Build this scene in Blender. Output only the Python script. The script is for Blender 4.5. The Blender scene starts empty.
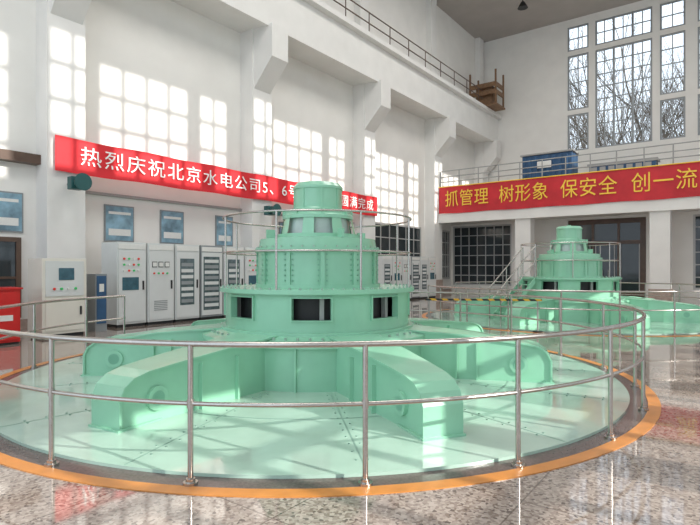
import bpy, math, random
from mathutils import Vector, Matrix
random.seed(4)
A=math.radians(36.6); S=math.sin(A); C=math.cos(A)
def P(l,d): return (C*l-S*d, S*l+C*d)

# ---------------- materials ----------------
def mat(name,col,rough=.5,metal=0,noise=0,nscale=20,bump=0,spec=.5,coat=0):
    m=bpy.data.materials.new(name); m.use_nodes=True
    nt=m.node_tree; b=nt.nodes['Principled BSDF']
    b.inputs['Base Color'].default_value=(*col,1); b.inputs['Roughness'].default_value=rough
    b.inputs['Metallic'].default_value=metal
    b.inputs['Specular IOR Level'].default_value=spec
    b.inputs['Coat Weight'].default_value=coat
    b.inputs['Coat Roughness'].default_value=.06
    if noise or bump:
        tc=nt.nodes.new('ShaderNodeTexCoord')
        n=nt.nodes.new('ShaderNodeTexNoise'); n.inputs['Scale'].default_value=nscale
        n.inputs['Detail'].default_value=5
        nt.links.new(tc.outputs['Object'],n.inputs['Vector'])
        if noise:
            r=nt.nodes.new('ShaderNodeValToRGB')
            r.color_ramp.elements[0].position=.3; r.color_ramp.elements[1].position=.7
            r.color_ramp.elements[0].color=(*[max(0,c*(1-noise)) for c in col],1)
            r.color_ramp.elements[1].color=(*[min(1,c*(1+noise*.5)) for c in col],1)
            nt.links.new(n.outputs['Fac'],r.inputs['Fac']); nt.links.new(r.outputs['Color'],b.inputs['Base Color'])
        if bump:
            bp=nt.nodes.new('ShaderNodeBump'); bp.inputs['Strength'].default_value=bump; bp.inputs['Distance'].default_value=.01
            nt.links.new(n.outputs['Fac'],bp.inputs['Height']); nt.links.new(bp.outputs['Normal'],b.inputs['Normal'])
    return m
GREEN=mat('mint_green_paint',(.29,.60,.42),.27,noise=.06,nscale=3,coat=.35)
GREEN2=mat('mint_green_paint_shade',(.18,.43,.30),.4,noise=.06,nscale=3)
DISC=mat('pale_green_deck_paint',(.45,.62,.52),.11,noise=.16,nscale=1.3,coat=.6)
SEAM=mat('deck_seam',(.20,.33,.27),.5,noise=.1)
BOLT=mat('bolt_steel',(.35,.5,.42),.4,.3,noise=.1)
ORANGE=mat('orange_line_paint',(.62,.24,.05),.3,noise=.15,nscale=6)
DARKRING=mat('dark_stone_ring',(.13,.10,.09),.2,noise=.3,nscale=40)
STEEL=mat('brushed_stainless',(.50,.47,.44),.25,1,noise=.08,nscale=30)
WHITE=mat('plaster_white',(.83,.81,.77),.75,noise=.04,nscale=1.2,bump=.05)
WHITE2=mat('plaster_column',(.80,.785,.755),.7,noise=.04,nscale=1.5,bump=.05)
CEIL=mat('ceiling_grey',(.44,.40,.37),.8,noise=.06,nscale=1)
RED=mat('red_banner_cloth',(.72,.02,.03),.6,noise=.12,nscale=1.5)
RED2=mat('dark_red_banner_cloth',(.58,.02,.03),.6,noise=.2,nscale=1.5)
YEL=mat('yellow_lettering',(.95,.62,.06),.5,noise=.04)
WTXT=mat('white_lettering',(.95,.93,.90),.5,noise=.03)
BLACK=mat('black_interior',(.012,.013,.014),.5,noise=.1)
GLASSD=mat('dark_glass',(.035,.045,.05),.06,noise=.3,nscale=1)
BROWN=mat('brown_frame',(.11,.065,.045),.4,noise=.2,nscale=5)
FRAME=mat('window_frame_white',(.50,.50,.49),.5,noise=.05)
FRAMEG=mat('window_frame_grey',(.30,.32,.33),.45,noise=.08)
CAB=mat('cabinet_grey_paint',(.66,.68,.67),.35,noise=.04,nscale=2)
CAB2=mat('cabinet_dark_grey',(.26,.28,.29),.4,noise=.06,nscale=2)
BEIGE=mat('desk_cream_paint',(.74,.71,.63),.4,noise=.05,nscale=2)
GLASSC=mat('cabinet_window',(.10,.14,.15),.1,noise=.4,nscale=8)
SCREEN=mat('display_screen',(.04,.12,.16),.1,noise=.3,nscale=8)
REDP=mat('fire_red_paint',(.60,.02,.02),.35,noise=.06)
POSTB=mat('poster_blue',(.24,.40,.50),.5,noise=.5,nscale=3)
POSTW=mat('poster_white',(.75,.75,.72),.5,noise=.04)
BLUE=mat('blue_paint',(.025,.09,.20),.5,noise=.2,nscale=3)
TEAL=mat('speaker_dark_teal',(.02,.10,.10),.4,noise=.1)
WOOD=mat('brown_wood',(.22,.12,.06),.6,noise=.3,nscale=8)
BARK=mat('tree_bark',(.14,.12,.10),.9,noise=.3,nscale=8)
GREYP=mat('grey_paint',(.35,.35,.34),.5,noise=.08)
INDR=mat('indicator_red',(.8,.05,.03),.3,noise=.05)
INDG=mat('indicator_green',(.05,.55,.15),.3,noise=.05)
GROUND=mat('outside_ground',(.25,.24,.2),.9,noise=.2)
PLINTH=mat('stone_plinth',(.42,.32,.27),.4,noise=.2,nscale=8)
SLIP=mat('slip_ring_cover',(.55,.66,.62),.3,noise=.2,nscale=4)

def terrazzo():
    m=bpy.data.materials.new('terrazzo_floor'); m.use_nodes=True; nt=m.node_tree; b=nt.nodes['Principled BSDF']
    tc=nt.nodes.new('ShaderNodeTexCoord')
    v=nt.nodes.new('ShaderNodeTexVoronoi'); v.inputs['Scale'].default_value=48
    nt.links.new(tc.outputs['Object'],v.inputs['Vector'])
    r=nt.nodes.new('ShaderNodeValToRGB'); r.color_ramp.interpolation='CONSTANT'
    e=r.color_ramp.elements; e[0].position=0; e[0].color=(.30,.235,.20,1); e[1].position=.3; e[1].color=(.36,.295,.255,1)
    for p,c in ((.5,(.23,.175,.145,1)),(.62,(.44,.37,.32,1)),(.8,(.14,.105,.09,1)),(.88,(.34,.275,.235,1))):
        x=e.new(p); x.color=c
    nt.links.new(v.outputs['Color'],r.inputs['Fac'])
    n=nt.nodes.new('ShaderNodeTexNoise'); n.inputs['Scale'].default_value=.6
    nt.links.new(tc.outputs['Object'],n.inputs['Vector'])
    br=nt.nodes.new('ShaderNodeTexBrick'); br.offset=0; br.inputs['Scale'].default_value=1
    br.inputs['Brick Width'].default_value=1.2; br.inputs['Row Height'].default_value=1.2; br.inputs['Mortar Size'].default_value=.006
    br.inputs['Color1'].default_value=(1,1,1,1); br.inputs['Color2'].default_value=(.93,.93,.93,1); br.inputs['Mortar'].default_value=(.5,.47,.45,1)
    nt.links.new(tc.outputs['Object'],br.inputs['Vector'])
    mx=nt.nodes.new('ShaderNodeMix'); mx.data_type='RGBA'; mx.blend_type='MULTIPLY'; mx.inputs[0].default_value=1
    nt.links.new(r.outputs['Color'],mx.inputs[6]); nt.links.new(br.outputs['Color'],mx.inputs[7])
    nt.links.new(mx.outputs[2],b.inputs['Base Color'])
    mr=nt.nodes.new('ShaderNodeMapRange'); mr.inputs['To Min'].default_value=.025; mr.inputs['To Max'].default_value=.08
    nt.links.new(n.outputs['Fac'],mr.inputs['Value']); nt.links.new(mr.outputs['Result'],b.inputs['Roughness'])
    b.inputs['Specular IOR Level'].default_value=.9
    b.inputs['Coat Weight'].default_value=.35; b.inputs['Coat Roughness'].default_value=.02
    return m
TERR=terrazzo()
def stripes():
    m=bpy.data.materials.new('hazard_stripes'); m.use_nodes=True; nt=m.node_tree; b=nt.nodes['Principled BSDF']
    tc=nt.nodes.new('ShaderNodeTexCoord'); w=nt.nodes.new('ShaderNodeTexWave'); w.inputs['Scale'].default_value=2.2
    w.bands_direction='DIAGONAL'
    nt.links.new(tc.outputs['Object'],w.inputs['Vector'])
    r=nt.nodes.new('ShaderNodeValToRGB'); r.color_ramp.interpolation='CONSTANT'
    r.color_ramp.elements[0].color=(.02,.02,.02,1); r.color_ramp.elements[1].position=.55; r.color_ramp.elements[1].color=(.7,.42,.03,1)
    nt.links.new(w.outputs['Fac'],r.inputs['Fac']); nt.links.new(r.outputs['Color'],b.inputs['Base Color'])
    return m
HAZ=stripes()

# ---------------- mesh builder ----------------
class MB:
    def __init__(s): s.v=[];s.f=[];s.m=[];s.sm=[];s.mats=[]
    def mi(s,m):
        if m not in s.mats: s.mats.append(m)
        return s.mats.index(m)
    def add(s,vs,fs,m,M=None,smooth=False):
        o=len(s.v); k=s.mi(m)
        for v in vs:
            v=Vector(v)
            if M is not None: v=M@v
            s.v.append(v[:])
        for f in fs:
            s.f.append([i+o for i in f]); s.m.append(k); s.sm.append(smooth)
    def box(s,a,b,m,M=None):
        x0,y0,z0=a;x1,y1,z1=b
        if x0>x1:x0,x1=x1,x0
        if y0>y1:y0,y1=y1,y0
        if z0>z1:z0,z1=z1,z0
        s.add([(x0,y0,z0),(x1,y0,z0),(x1,y1,z0),(x0,y1,z0),(x0,y0,z1),(x1,y0,z1),(x1,y1,z1),(x0,y1,z1)],
              [(0,3,2,1),(4,5,6,7),(0,1,5,4),(1,2,6,5),(2,3,7,6),(3,0,4,7)],m,M)
    def cyl(s,p,q,r,m,n=12,M=None,r2=None,caps=True):
        p=Vector(p);q=Vector(q);r2=r if r2 is None else r2
        t=(q-p).normalized(); u=t.orthogonal().normalized(); w=t.cross(u)
        vs=[];fs=[]
        for i in range(n):
            a=2*math.pi*i/n; e=u*math.cos(a)+w*math.sin(a)
            vs.append(p+e*r); vs.append(q+e*r2)
        for i in range(n):
            j=(i+1)%n; fs.append((2*i,2*j,2*j+1,2*i+1))
        s.add(vs,fs,m,M,True)
        if caps:
            s.add([vs[2*i] for i in range(n)],[tuple(range(n-1,-1,-1))],m,M)
            s.add([vs[2*i+1] for i in range(n)],[tuple(range(n))],m,M)
    def lathe(s,prof,m,n=96,M=None,a0=0,a1=2*math.pi):
        full=abs(a1-a0-2*math.pi)<1e-6; k=n if full else n+1
        for (r0,z0),(r1,z1) in zip(prof[:-1],prof[1:]):
            vs=[];fs=[]
            for i in range(k):
                a=a0+(a1-a0)*i/n
                vs.append((r0*math.cos(a),r0*math.sin(a),z0)); vs.append((r1*math.cos(a),r1*math.sin(a),z1))
            for i in range(n):
                j=(i+1)%k; fs.append((2*i,2*j,2*j+1,2*i+1))
            s.add(vs,fs,m,M,True)
    def tube(s,pts,r,m,n=8,closed=False):
        pts=[Vector(p) for p in pts]; N=len(pts); vs=[];fs=[]
        for i,p in enumerate(pts):
            if closed: t=pts[(i+1)%N]-pts[i-1]
            else: t=pts[min(i+1,N-1)]-pts[max(i-1,0)]
            t.normalize(); up=Vector((0,0,1))
            if abs(t.z)>.95: up=Vector((1,0,0))
            u=t.cross(up).normalized(); w=u.cross(t)
            for k in range(n):
                a=2*math.pi*k/n; vs.append(p+u*math.cos(a)*r+w*math.sin(a)*r)
        for i in range(N if closed else N-1):
            j=(i+1)%N
            for k in range(n):
                l=(k+1)%n; fs.append((i*n+k,i*n+l,j*n+l,j*n+k))
        s.add(vs,fs,m,None,True)
        if not closed:
            s.add(vs[:n],[tuple(range(n))],m); s.add(vs[-n:],[tuple(range(n-1,-1,-1))],m)
    def obj(s,name,parent=None,loc=(0,0,0),rotz=0,bevel=0):
        me=bpy.data.meshes.new(name); me.from_pydata(s.v,[],s.f)
        for m in s.mats: me.materials.append(m)
        me.polygons.foreach_set('material_index',s.m); me.polygons.foreach_set('use_smooth',s.sm)
        me.update()
        o=bpy.data.objects.new(name,me); bpy.context.scene.collection.objects.link(o)
        o.location=loc; o.rotation_euler=(0,0,rotz)
        if parent: o.parent=parent
        if bevel:
            b=o.modifiers.new('bevel','BEVEL'); b.width=bevel; b.segments=2; b.limit_method='ANGLE'
        return o
def empty(name,loc=(0,0,0),rotz=0):
    o=bpy.data.objects.new(name,None); bpy.context.scene.collection.objects.link(o)
    o.location=loc; o.rotation_euler=(0,0,rotz); o.empty_display_size=.3; return o
def RZ(a): return Matrix.Rotation(a,4,'Z')

# ---------------- room shell ----------------
XW=-15.2; XR=5.0; YF=36.5; YB=-9; ZC=18.0; G=28.6
mb=MB(); mb.box((XW-.3,YB,-.2),(XR+.3,YF+.3,0),TERR); mb.obj('floor')
mb=MB(); mb.box((XW-.3,YB,ZC),(XR+.3,YF+.3,ZC+.2),CEIL)
mb.obj('ceiling')

def wall_open(mb,axis,pos,th,u0,u1,z0,z1,ops,m):
    us=sorted({u0,u1,*[o[0] for o in ops],*[o[1] for o in ops]}); zs=sorted({z0,z1,*[o[2] for o in ops],*[o[3] for o in ops]})
    for a,b in zip(us[:-1],us[1:]):
        run=None
        for c,d in zip(zs[:-1],zs[1:]):
            uc=(a+b)/2; zc=(c+d)/2
            hole=any(o[0]<uc<o[1] and o[2]<zc<o[3] for o in ops)
            if not hole: run=(run[0],d) if run else (c,d)
            if hole or d==zs[-1]:
                if run:
                    if axis=='x': mb.box((pos,a,run[0]),(pos+th,b,run[1]),m)
                    else: mb.box((a,pos,run[0]),(b,pos+th,run[1]),m)
                run=None
def grid(mb,axis,pos,u0,u1,z0,z1,nu,nz,m,fr=.08,bar=.04,dep=.08,glass=None):
    def bx(a,b,c,d,e=dep,mm=m,off=0):
        if axis=='x': mb.box((pos-e/2+off,a,c),(pos+e/2+off,b,d),mm)
        else: mb.box((a,pos-e/2+off,c),(b,pos+e/2+off,d),mm)
    bx(u0,u0+fr,z0,z1);bx(u1-fr,u1,z0,z1);bx(u0+fr,u1-fr,z0,z0+fr);bx(u0+fr,u1-fr,z1-fr,z1)
    for i in range(1,nu):
        u=u0+(u1-u0)*i/nu; bx(u-bar/2,u+bar/2,z0+fr,z1-fr)
    for i in range(1,nz):
        z=z0+(z1-z0)*i/nz; bx(u0+fr,u1-fr,z-bar/2,z+bar/2,dep*.8)
    if glass: bx(u0+fr,u1-fr,z0+fr,z1-fr,.01,glass)

mb=MB(); wall_open(mb,'x',XW-.3,.3,YB,YF,0,ZC,[],WHITE); mb.obj('wall_left')
wo=[]
def tri(c): return [(c-3.3,c-2.0),(c-1.6,c+1.6),(c+2.0,c+3.3)]
for c in (-5.87,1.33):
    for a,b in tri(c):
        for z0,z1 in ((9.3,11.7),(12.0,15.6),(15.9,17.5)) if (b-a)<2 else ((9.3,15.6),(15.9,17.5)):
            wo.append((a,b,z0,z1))
mb=MB(); wall_open(mb,'y',YF,.3,XW,XR,0,ZC,wo,WHITE); mb.obj('wall_far')
for i,(a,b,z0,z1) in enumerate(wo):
    mb=MB(); wide=b-a>2
    grid(mb,'y',YF+.1,a,b,z0,z1,6 if wide else 2,max(2,round((z1-z0)/.8)),FRAMEG,.1,.055)
    if wide:
        for u in (a+(b-a)/3,a+2*(b-a)/3): mb.box((u-.06,YF+.04,z0),(u+.06,YF+.16,z1),FRAMEG)
    mb.obj('window_%d'%(i+1))
ro=[]
for k in range(-2,5):
    c=10.4+7.2*k
    for a,b in tri(c):
        ro.append((a,b,13.3,17.2))
        ro.append((a,b,1.0,4.9))
ro=[o for o in ro if o[0]>YB+.1 and o[1]<YF-.1]
mb=MB(); wall_open(mb,'x',XR,.3,YB,YF,0,ZC,ro,WHITE); mb.obj('wall_right')
mb=MB()
for (a,b,z0,z1) in ro: grid(mb,'x',XR+.15,a,b,z0,z1,2 if b-a<2 else 4,4,FRAMEG,.1,.15)
mb.obj('window_right_side')
colY=[-7.4,-.4,6.8,14.0,21.2,28.5,35.8]
for i,y in enumerate(colY):
    mb=MB()
    mb.box((XW,y-.5,0),(-14.55,y+.5,10.5),WHITE2)
    mb.box((XW,y-.35,12.4),(-14.85,y+.35,ZC),WHITE2)
    pr=[(-14.55,8.3),(-13.6,9.3),(-13.6,10.5),(-14.55,10.5)]
    vs=[(x,y-.42,z) for x,z in pr]+[(x,y+.42,z) for x,z in pr]
    mb.add(vs,[(0,1,2,3),(7,6,5,4),(0,4,5,1),(1,5,6,2),(2,6,7,3)],WHITE2)
    mb.box((XW,y-.53,0),(-14.52,y+.53,.9),PLINTH)
    mb.obj('wall_column')
mb=MB(); mb.box((XW,YB,10.5),(-13.9,YF,12.2),WHITE2); mb.box((XW,YB,12.2),(-13.6,YF,12.42),WHITE2)
mb.box((-14.0,YB,10.42),(-13.75,YF,10.5),WHITE2)
mb.obj('crane_runway_beam')
mb=MB()
for z in (12.9,13.4): mb.tube([(-13.75,YB,z),(-13.75,YF-3.1,z)],.03,BROWN,6)
y=YB+.2
while y<YF-3.1:
    mb.cyl((-13.75,y,12.42),(-13.75,y,13.4),.025,BROWN,6); y+=1.8
mb.obj('walkway_railing')
mb=MB(); mb.box((XW,YB,0),(XW+.03,YF,.25),PLINTH); mb.obj('baseboard_left')
for i,(y0,y1) in enumerate(((22.2,27.4),(29.6,31.2))):
    mb=MB(); grid(mb,'x',XW+.05,y0,y1,.9,4.0,6,4,FRAME,.1,.05,.08,GLASSD); mb.obj('window_%d'%(30+i))
mb=MB(); grid(mb,'x',XW+.06,2.2,5.9,.3,2.4,3,2,BROWN,.12,.06,.1,GLASSD); mb.obj('door_1')
mb=MB(); mb.box((XW,YB,4.35),(-14.9,6.3,4.6),BROWN); mb.obj('trim_1')
mb=MB(); mb.box((XW,7.3,3.75),(-15.1,13.5,3.83),GREYP); mb.box((XW,14.5,3.75),(-15.1,20.7,3.83),GREYP); mb.obj('trim_2')

# ---------------- gallery at far end ----------------
mb=MB()
mb.box((XW,G,4.45),(XR,YF,4.8),WHITE2)
mb.box((XW,G-.05,4.3),(XR,G+.25,4.85),WHITE2)
mb.obj('gallery_slab')
for x in (-9.55,-3.05,3.4):
    mb=MB(); mb.box((x-.42,G+.1,0),(x+.42,G+.8,4.4),WHITE2); mb.box((x-.47,G+.05,0),(x+.47,G+.85,.6),PLINTH); mb.obj('gallery_column')
YU=31.6
mb=MB(); wall_open(mb,'y',YU,.2,XW,-7.92,0,4.45,[(-15.1,-11.2,.5,4.3)],WHITE); mb.obj('wall_gallery_west')
mb=MB(); wall_open(mb,'y',YU,.2,-3.98,XR,0,4.45,[(-1.9,2.6,.5,4.3)],WHITE); mb.obj('wall_gallery_east')
mb=MB(); mb.box((-7.92,YU,4.31),(-3.98,YU+.2,4.45),WHITE); mb.obj('trim_3')
mb=MB(); grid(mb,'y',YU+.1,-15.1,-11.2,.5,4.3,7,6,FRAME,.1,.05,.08,GLASSD); mb.obj('window_20')
mb=MB(); grid(mb,'y',YU+.1,-7.9,-4.0,0,4.3,3,1,BROWN,.26,.12,.12,GLASSD)
mb.box((-7.9,YU+.02,2.9),(-4.0,YU+.18,3.1),BROWN)
for x in (-7.6,-6.75,-6.45,-5.5,-5.2,-4.3): mb.box((x-.02,YU+.03,.3),(x+.02,YU+.09,2.9),FRAME)
for x in (-6.1,-5.8): mb.cyl((x,YU-.02,1.0),(x,YU-.02,1.5),.02,STEEL,8)
mb.obj('door_2')
mb=MB(); grid(mb,'y',YU+.1,-1.9,2.6,.5,4.3,6,6,FRAME,.1,.05,.08,GLASSD); mb.obj('window_21')
mb=MB()
for z in (6.75,7.05,7.4): mb.tube([(-14.5,G+.1,z),(XR-.05,G+.1,z)],.03,GREYP,6)
x=-14.5
while x<XR:
    mb.cyl((x,G+.1,4.85),(x,G+.1,7.4),.035,GREYP,6); x+=1.2
mb.obj('gallery_railing')
mb=MB()
mb.box((-10.4,31.2,4.8),(-7.6,32.6,8.2),BLUE)
for i in range(8): mb.box((-10.35+i*.34,31.12,5.0),(-10.2+i*.34,31.2,8.1),BLUE)
mb.box((-10.5,31.1,8.2),(-7.5,32.7,8.3),GREYP)
mb.box((-9.5,31.08,7.4),(-8.7,31.12,7.8),POSTW)
mb.obj('blue_transformer_cabinet',bevel=.02)
mb=MB()
mb.box((-6.9,32.2,4.8),(-3.6,33.2,7.4),BLUE)
mb.box((-7,32.1,7.4),(-3.5,33.3,7.5),GREYP)
for i in range(7): mb.box((-6.8+i*.45,32.15,5),(-6.5+i*.45,32.2,7.3),GREYP)
mb.obj('blue_storage_rack')
mb=MB()
z0=12.43
mb.box((-14.9,33.6,z0),(-12.9,35.2,12.55),WOOD)
for x in (-14.8,-13.0):
    for yy in (33.7,35.1): mb.box((x-.05,yy-.05,12.55),(x+.05,yy+.05,14.8),WOOD)
for z in (13.2,13.7): 
    mb.box((-14.8,33.66,z),(-13,33.72,z+.3),WOOD); mb.box((-13.03,33.7,z),(-12.97,35.1,z+.3),WOOD)
mb.box((-14.5,34,12.55),(-13.4,35,13.9),WOOD)
mb.obj('wooden_landing_crate')
mb=MB(); px,py=P(10.2,31)
mb.cyl((px,py,ZC),(px,py,17.3),.03,BLACK,6); mb.cyl((px,py,17.3),(px,py,16.95),.1,BLACK,16,r2=.3); mb.obj('ceiling_pendant_lamp')

# ---------------- banners ----------------
def text(body,m,w,h,loc,rot,parent,name,sp=1.0):
    cu=bpy.data.curves.new(name,'FONT'); cu.body=body; cu.size=1; cu.align_x='CENTER'; cu.align_y='CENTER'; cu.extrude=.004
    cu.space_character=sp
    cu.materials.append(m)
    o=bpy.data.objects.new(name,cu); bpy.context.scene.collection.objects.link(o)
    bpy.context.view_layer.update()
    dx,dy=o.dimensions.x,o.dimensions.y
    o.scale=(w/max(dx,.01),h/max(dy,.01),1)
    o.location=loc; o.rotation_euler=rot; o.parent=parent
    return o
e=empty('congratulation_banner')
def cloth(mb,p0,p1,z0,z1,nrm,m,n=60,amp=.02):
    p0=Vector(p0);p1=Vector(p1);nrm=Vector(nrm);vs=[];fs=[]
    for i in range(n+1):
        t=i/n; p=p0.lerp(p1,t)+nrm*(amp*math.sin(t*37)+amp*.6*math.sin(t*91+1))
        sag=.03*math.sin(t*math.pi*6)**2
        vs.append((p.x,p.y,z0-sag)); vs.append((p.x,p.y,z1-sag))
    for i in range(n): fs.append((2*i,2*i+2,2*i+3,2*i+1))
    mb.add(vs,fs,m,None,True)
mb=MB(); cloth(mb,(-14.45,6.45,0),(-14.45,21.75,0),4.17,5.11,(1,0,0),RED,amp=.012); mb.obj('banner_cloth',e)
text('热烈庆祝北京水电公司5、6号机组改造圆满完成',WTXT,14.2,.52,(-14.40,14.2,4.62),(math.pi/2,0,math.pi/2),e,'banner_lettering',1.16)
e=empty('slogan_banner')
mb=MB(); cloth(mb,(-14.5,G-.12,0),(4.8,G-.12,0),4.85,6.42,(0,-1,0),RED2,amp=.02)
mb.tube([(-14.5,G-.14,6.42),(4.8,G-.14,6.42)],.03,YEL,6)
mb.obj('banner_cloth',e)
text('抓管理  树形象  保安全  创一流',YEL,12.5,.95,(-7.8,G-.18,5.62),(math.pi/2,0,0),e,'banner_lettering',1.06)

def speaker(y,z):
    mb=MB()
    mb.cyl((-14.55,y,z),(-14.25,y,z),.05,TEAL,8)
    mb.box((-14.3,y-.16,z-.17),(-14.05,y+.16,z+.17),TEAL)
    mb.cyl((-14.05,y,z),(-13.75,y,z),.1,TEAL,20,r2=.23)
    mb.obj('wall_loudspeaker',bevel=.02)
speaker(6.85,3.85); speaker(14.0,3.75)

def poster(y,z,w,h,m=POSTB):
    mb=MB(); mb.box((XW,y-w/2,z-h/2),(XW+.04,y+w/2,z+h/2),CAB2); mb.box((XW+.04,y-w/2+.04,z-h/2+.04),(XW+.05,y+w/2-.04,z+h/2-.04),m)
    mb.box((XW+.05,y-w/2+.12,z+h/4),(XW+.055,y+w/2-.12,z+h/4+.08),POSTW)
    mb.box((XW+.05,y-w/2+.12,z-h/3),(XW+.055,y+w/2-.12,z-h/3+.2),POSTW)
    mb.obj('wall_poster')
poster(5.5,3.05,.95,1.05); poster(8.65,2.95,.95,1.1); poster(10.5,2.95,.9,1.1); poster(12.7,2.95,.8,1.1); poster(16,2.95,.9,1.1)

# ---------------- cabinets ----------------
def cabinet(y,w,style,h=2.3,x=-13.3,dep=.8):
    mb=MB(); g=.015
    mb.box((x-dep,y+g,.08),(x,y+w-g,h),CAB2 if style==2 else CAB); mb.box((x-dep+.03,y+.03,0),(x-.03,y+w-.03,.08),BLACK)
    mb.box((x,y+.05,.14),(x+.025,y+w-.05,h-.22),CAB)
    mb.box((x,y+.05,h-.19),(x+.02,y+w-.05,h-.05),POSTW)
    mb.box((x+.025,y+w-.14,1.0),(x+.055,y+w-.1,1.25),BLACK)
    if style==0:
        mb.box((x+.025,y+.16,.5),(x+.03,y+w-.22,h-.42),GLASSC)
        for k in range(7): mb.box((x+.03,y+.2,.57+k*.18),(x+.034,y+w-.26,.67+k*.18),(CAB,CAB2)[k%3==0])
    elif style==1:
        for r in range(3):
            for k in range(4):
                mb.cyl((x+.025,y+.2+k*.14,1.85-r*.16),(x+.05,y+.2+k*.14,1.85-r*.16),.03,(INDR,INDG,POSTW)[(r+k)%3],10)
        mb.box((x+.025,y+.15,1.0),(x+.035,y+w-.25,1.35),SCREEN)
    elif style==3:
        for k in range(3):
            mb.box((x+.025,y+.14+k*.2,1.62),(x+.04,y+.29+k*.2,1.78),BLACK)
            mb.box((x+.04,y+.15+k*.2,1.64),(x+.043,y+.28+k*.2,1.76),POSTW)
        for k in range(4): mb.cyl((x+.025,y+.2+k*.14,1.45),(x+.05,y+.2+k*.14,1.45),.028,(INDR,INDG)[k%2],10)
        for k in range(6): mb.box((x+.025,y+.2,.4+k*.05),(x+.032,y+w-.25,.42+k*.05),CAB2)
    else:
        mb.box((x+.025,y+.1,.3),(x+.03,y+w-.16,h-.35),GLASSC)
        for k in range(9): mb.box((x+.03,y+.14,.4+k*.17),(x+.034,y+w-.2,.5+k*.17),(CAB,CAB2)[k%2])
    mb.obj('switchgear_cabinet',bevel=.008)
yy=7.5
for i,st in enumerate((1,3,0,2,0,1,3)):
    cabinet(yy,.88,st); yy+=.9
yy=20.4
for i,st in enumerate((0,1,3,2,0,1)):
    cabinet(yy,.88,st,2.2); yy+=.9
mb=MB(); x=-12.6
mb.box((x-.75,5.35,.08),(x,6.35,1.82),BEIGE); mb.box((x-.7,5.4,0),(x-.04,6.3,.08),BLACK)
mb.box((x,5.42,.95),(x+.02,6.28,1.76),CAB); mb.box((x,5.42,.15),(x+.02,6.28,.9),BEIGE)
mb.box((x+.02,5.7,1.32),(x+.03,6.05,1.6),SCREEN)
for k in range(4): mb.cyl((x+.02,5.6+k*.16,1.12),(x+.045,5.6+k*.16,1.12),.03,(INDR,INDG,POSTW,INDG)[k],10)
mb.box((x+.02,6.18,.5),(x+.05,6.22,.7),BLACK)
mb.obj('local_control_cabinet',bevel=.01)
mb=MB(); mb.box((-13.4,6.75,0),(-12.95,7.05,1.45),CAB2); mb.box((-12.95,6.78,.2),(-12.93,7.02,1.4),BLUE); mb.box((-12.93,6.84,1.0),(-12.925,6.96,1.2),POSTW); mb.obj('battery_box',bevel=.01)
mb=MB(); mb.box((-12.8,3.7,.05),(-12.2,4.75,1.15),REDP); mb.box((-12.2,3.75,.1),(-12.17,4.2,1.1),REDP); mb.box((-12.2,4.24,.1),(-12.17,4.7,1.1),REDP)
mb.box((-12.17,3.85,.5),(-12.165,4.6,.62),POSTW); mb.box((-12.78,3.72,0),(-12.22,4.73,.05),BLACK); mb.box((-12.84,3.66,1.15),(-12.16,4.79,1.19),REDP); mb.obj('fire_equipment_box',bevel=.01)

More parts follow.
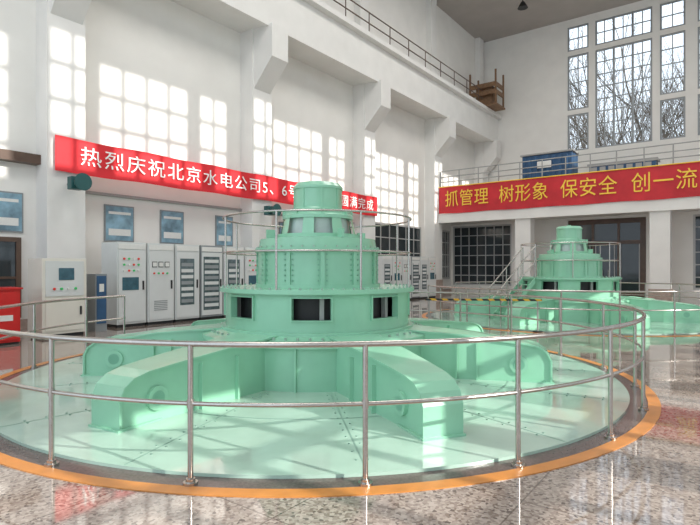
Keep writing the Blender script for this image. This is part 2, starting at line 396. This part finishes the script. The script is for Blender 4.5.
# ---------------- generator ----------------
def generator(loc,rot,arm0,lens,rdisc=4.7,stair=None):
    root=empty('hydro_generator',(loc[0],loc[1],0),rot)
    mb=MB()
    mb.lathe([(1.72,.03),(1.72,.58),(1.78,.58),(1.78,.64),(1.50,.70),(1.50,.74),(1.43,.74)],GREEN)
    mb.lathe([(1.43,.74),(1.43,.90)],GREEN); mb.lathe([(1.43,1.2),(1.43,1.25),(1.52,1.25),(1.52,1.31),(.98,1.31)],GREEN)
    nw=8
    for k in range(nw):
        c=math.radians(-90+45*k); hw=.19
        mb.lathe([(1.43,.90),(1.43,1.2)],GREEN,12,None,c+hw,c+math.pi/4-hw)
        for sgn in (-1,1):
            M=RZ(c+sgn*hw); mb.box((1.36,-.012,.88),(1.455,.012,1.22),GREEN,M)
        mb.lathe([(1.36,.89),(1.455,.89),(1.455,.905),(1.36,.905)],GREEN,6,None,c-hw,c+hw)
        mb.lathe([(1.36,1.195),(1.455,1.195),(1.455,1.21),(1.36,1.21)],GREEN,6,None,c-hw,c+hw)
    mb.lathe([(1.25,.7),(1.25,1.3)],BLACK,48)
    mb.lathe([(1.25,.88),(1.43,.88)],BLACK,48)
    for k in range(16):
        a=2*math.pi*k/16+.1; M=RZ(a); mb.box((1.26,-.03,.8),(1.33,.03,1.25),GREYP,M)
    for k in range(14):
        M=RZ(2*math.pi*k/14+.12); mb.box((1.7,-.012,.03),(1.76,.012,.58),GREEN,M)
    for k in range(64):
        a=2*math.pi*k/64; M=RZ(a); mb.cyl((1.64,0,.665),(1.64,0,.70),.018,BOLT,6,M)
        mb.cyl((1.47,0,1.31),(1.47,0,1.335),.016,BOLT,6,M)
    mb.obj('stator_drum',root)
    mb=MB()
    mb.lathe([(.98,1.31),(.98,1.36),(.94,1.36),(.94,1.84),(.985,1.84),(.985,1.90),(.93,1.90),(.91,2.04),(.62,2.07)],GREEN)
    for k in range(12):
        M=RZ(2*math.pi*k/12+.13); mb.box((.93,-.03,1.36),(.965,.03,1.84),GREEN,M)
        for z in range(6): 
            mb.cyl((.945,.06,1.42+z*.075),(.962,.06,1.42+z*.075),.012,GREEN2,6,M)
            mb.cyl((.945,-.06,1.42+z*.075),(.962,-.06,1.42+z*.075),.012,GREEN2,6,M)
    for k in range(36):
        M=RZ(2*math.pi*k/36); mb.cyl((.955,0,1.9),(.955,0,1.925),.014,BOLT,6,M)
    for k in range(4):
        M=RZ(2*math.pi*k/4+.5); mb.box((.72,-.02,2.05),(.86,.02,2.18),GREEN,M)
    mb.obj('bearing_housing',root)
    mb=MB()
    mb.lathe([(.66,2.05),(.66,2.12),(.60,2.12)],GREEN)
    n=8
    for k in range(n):
        c=2*math.pi*k/n+.2; hw=.24
        mb.lathe([(.60,2.12),(.545,2.38)],GREEN,10,None,c+hw,c+2*math.pi/n-hw)
    mb.lathe([(.51,2.10),(.48,2.40)],SLIP,48)
    mb.lathe([(.44,2.36),(.56,2.36),(.56,2.41),(.52,2.44),(.52,2.50),(.40,2.50)],GREEN)
    mb.lathe([(.40,2.50),(.375,2.54),(.375,2.83),(.395,2.83),(.395,2.87),(.34,2.93),(.12,2.95),(0.001,2.95)],GREEN,64)
    for k in range(8):
        M=RZ(2*math.pi*k/8+.2); mb.box((.37,-.02,2.52),(.385,.02,2.83),GREEN,M); mb.box((.5,-.02,2.38),(.56,.02,2.50),GREEN,M)
    mb.cyl((0,0,2.94),(0,0,2.98),.06,GREEN,16)
    mb.obj('exciter_cap',root)
    for k in range(7):
        a=arm0+2*math.pi*k/7
        mb=MB(); RE=lens[k]; dR=RE-3.77
        top=[(1.40,.69),(2.4,.63),(3.10+dR,.575),(3.45+dR,.54),(3.62+dR,.50),(3.72+dR,.43),(3.77+dR,.33),(3.77+dR,.03)]
        def wid(r): 
            t=(r-1.4)/(RE-1.4); return (.32*(1-t)+.185*t)
        M=RZ(a)
        n=len(top)
        for sgn in (-1,1):
            vs=[(r,sgn*wid(r),z) for r,z in top]+[(1.40,sgn*wid(1.4),.03)]
            f=tuple(range(n+1)); mb.add(vs,[f if sgn<0 else f[::-1]],GREEN,M)
            rc=3.36+dR; rr=.125
            y=sgn*wid(rc)
            mb.cyl((rc,y-sgn*.02,.27),(rc,y+sgn*.035,.27),rr,GREEN,28,M)
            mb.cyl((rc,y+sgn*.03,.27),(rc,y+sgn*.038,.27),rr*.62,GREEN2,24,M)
            for rs in (2.2,2.8+dR):
                y=sgn*wid(rs); mb.box((rs-.012,y,.03),(rs+.012,y+sgn*.05,.55),GREEN,M)
        def off(pts,d):
            out=[]
            for i,(r,z) in enumerate(pts):
                p=pts[max(0,i-1)];q=pts[min(len(pts)-1,i+1)]
                tx,tz=q[0]-p[0],q[1]-p[1];L=math.hypot(tx,tz);out.append((r-tz/L*d,z+tx/L*d))
            return out
        to=off(top,.025)
        vs=[];fs=[]
        for i,((r,z),(r2,z2)) in enumerate(zip(top,to)):
            w=wid(r)+.03
            vs+=[(r,-w,z),(r,w,z),(r2,w,z2),(r2,-w,z2)]
        for i in range(n-1):
            o=4*i
            for j in range(4):
                fs.append((o+j,o+(j+1)%4,o+4+(j+1)%4,o+4+j))
        fs.append((0,3,2,1)); o=4*(n-1); fs.append((o,o+1,o+2,o+3))
        mb.add(vs,fs,GREEN,M)
        mb.box((3.3+dR,-.23,.03),(RE+.05,.23,.05),GREEN,M)
        mb.obj('bracket_arm_%d'%(k+1),root)
    mb=MB()
    N=72; R=1.47
    for z in (1.83,2.36):
        mb.tube([(R*math.cos(2*math.pi*i/N),R*math.sin(2*math.pi*i/N),z) for i in range(N)],.015,STEEL,8,True)
    for k in range(8):
        a=math.radians(-67.5+45*k+4); mb.cyl((R*math.cos(a),R*math.sin(a),1.31),(R*math.cos(a),R*math.sin(a),2.36),.015,STEEL,8)
    mb.obj('platform_hoop_rail',root)
    if stair is not None:
        mb=MB(); M=RZ(math.radians(stair)); r0,r1,zt,zb=1.53,2.75,1.31,.03
        for sg in (-.3,.3):
            mb.add([(r0,sg-.015,zt),(r0,sg-.015,zt-.18),(r1-.1,sg-.015,zb),(r1,sg-.015,zb),(r0,sg+.015,zt),(r0,sg+.015,zt-.18),(r1-.1,sg+.015,zb),(r1,sg+.015,zb)],
                   [(0,1,2,3),(7,6,5,4),(0,3,7,4),(1,5,6,2),(0,4,5,1),(3,2,6,7)],GREEN,M)
            for hgt in (.5,.95): mb.cyl((r0,sg,zt+hgt),(r1,sg,zb+hgt),.02,STEEL,8,M)
            for t in (0,.5,1):
                r=r0+(r1-r0)*t; z=zt+(zb-zt)*t; mb.cyl((r,sg,z),(r,sg,z+.95),.02,STEEL,8,M)
        for k in range(1,6):
            t=k/6; r=r0+(r1-r0)*t; z=zt+(zb-zt)*t; mb.box((r-.12,-.3,z-.02),(r+.08,.3,z),GREEN,M)
        mb.obj('access_stair',root)
    mb=MB()
    mb.lathe([(rdisc-.32,0),(rdisc-.32,.03),(1.6,.03)],DISC,128)
    mb.lathe([(rdisc-.13,.004),(rdisc-.32,.004)],DARKRING,128)
    mb.lathe([(rdisc,0),(rdisc,.008),(rdisc-.13,.008)],ORANGE,128)
    for k in range(14):
        M=RZ(arm0+2*math.pi*(k+.5)/14); mb.box((1.77,-.007,.03),(rdisc-.34,.007,.032),SEAM,M)
        for i in range(12):
            for sg in (-.05,.05): mb.cyl((1.9+i*.2,sg,.03),(1.9+i*.2,sg,.037),.011,SEAM,6,M)
    mb.lathe([(2.914,.033),(2.90,.033)],SEAM,96)
    mb.lathe([(2.914,.03),(2.914,.033)],SEAM,96)
    mb.obj('deck_plates',root)
    return root
c1=P(-.51,8.354); c2=P(7.05,16.9)
generator(c1,A,math.radians(-68.6),[3.74,3.45,3.6,3.6,3.5,3.42,3.72])
generator(c2,A,math.radians(-33),[3.6]*7,stair=-162)

def guardrail(loc,rot,R,angs,H=1.04):
    mb=MB()
    for g in angs:
        a=math.radians(g); x,y=R*math.cos(a),R*math.sin(a)
        mb.cyl((x,y,0),(x,y,H),.021,STEEL,12)
        mb.cyl((x,y,0.001),(x,y,.025),.055,STEEL,16); mb.cyl((x,y,.025),(x,y,.05),.035,STEEL,12)
        mb.cyl((x,y,.57),(x,y,.63),.027,STEEL,10)
    a0=math.radians(angs[0]);a1=math.radians(angs[-1]); n=120
    for z,r in ((H,.023),(.60,.017)):
        mb.tube([(R*math.cos(a0+(a1-a0)*i/n),R*math.sin(a0+(a1-a0)*i/n),z) for i in range(n+1)],r,STEEL,10)
    mb.obj('circular_guardrail',None,(loc[0],loc[1],0),rot)
st=360/22
guardrail(c1,A,4.53,[-208]+[-82.1+st*k for k in range(-7,12)])
guardrail(c2,A,4.53,[-82.1+st*k for k in range(-6,14)])

mb=MB(); p=P(1.9,13.3); q=P(4.75,13.0)
L=math.hypot(q[0]-p[0],q[1]-p[1]); ang=math.atan2(q[1]-p[1],q[0]-p[0])
mb.box((0,-.02,.78),(L,.02,.83),HAZ); 
for t in (.1,L-.1):
    mb.cyl((t,0,0),(t,0,.80),.02,GREYP,8); mb.cyl((t,0,0),(t,0,.04),.12,BLACK,16)
mb.obj('hazard_stripe_barrier',None,(p[0],p[1],0),ang)

# ---------------- outside trees ----------------
def tree(x,y,h):
    mb=MB()
    def br(p,d,L,r,lev):
        q=p+d*L; mb.cyl(p,q,r,BARK,5,r2=r*.65,caps=False)
        if lev==0: return
        for k in range(3 if lev>1 else 4):
            nd=(d+Vector((random.uniform(-.75,.75),random.uniform(-.75,.75),random.uniform(-.15,.5)))).normalized()
            s=random.uniform(.35,1.0); br(p+d*L*s,nd,L*random.uniform(.6,.8),r*.5,lev-1)
        br(q,(d+Vector((random.uniform(-.2,.2),random.uniform(-.2,.2),.1))).normalized(),L*.8,r*.62,lev-1)
    br(Vector((x,y,-1)),Vector((0,0,1)),h*.36,.28,5)
    mb.obj('bare_tree')
for x,y,h in ((-6.2,52,22),(-9.8,55,21),(-2.2,53,20),(-12.5,60,23)): tree(x,y,h)
mb=MB(); mb.box((-60,YF+.4,-1.2),(40,90,-1),GROUND); mb.obj('ground')

# ---------------- lights ----------------
w=bpy.data.worlds.new('world'); bpy.context.scene.world=w; w.use_nodes=True
bg=w.node_tree.nodes['Background']; bg.inputs[0].default_value=(.78,.89,1,1); bg.inputs[1].default_value=1.65
sd=bpy.data.lights.new('sun','SUN'); sd.energy=5; sd.angle=math.radians(.5); sd.color=(1,.965,.90)
so=bpy.data.objects.new('sun',sd); bpy.context.scene.collection.objects.link(so)
so.rotation_euler=Vector((-1,-.04,-.465)).to_track_quat('-Z','Y').to_euler(); so.location=(20,0,25)
for i,y in enumerate((2,13,24)):  # unseen area lights added under the ceiling as fill, no lamp fittings
    ld=bpy.data.lights.new('ceiling_fill_light','AREA'); ld.energy=760; ld.size=6; ld.color=(1,.98,.94)
    lo=bpy.data.objects.new('ceiling_fill_light',ld); bpy.context.scene.collection.objects.link(lo); lo.location=(-5,y,17.6)

cam=bpy.data.cameras.new('camera'); co=bpy.data.objects.new('camera',cam); bpy.context.scene.collection.objects.link(co)
cam.sensor_width=36; cam.lens=27.0; cam.clip_end=300
co.location=(0,0,1.6); co.rotation_euler=(math.radians(90),0,A); cam.shift_y=5.5/700
bpy.context.scene.camera=co
bpy.context.scene.view_settings.view_transform='Standard'
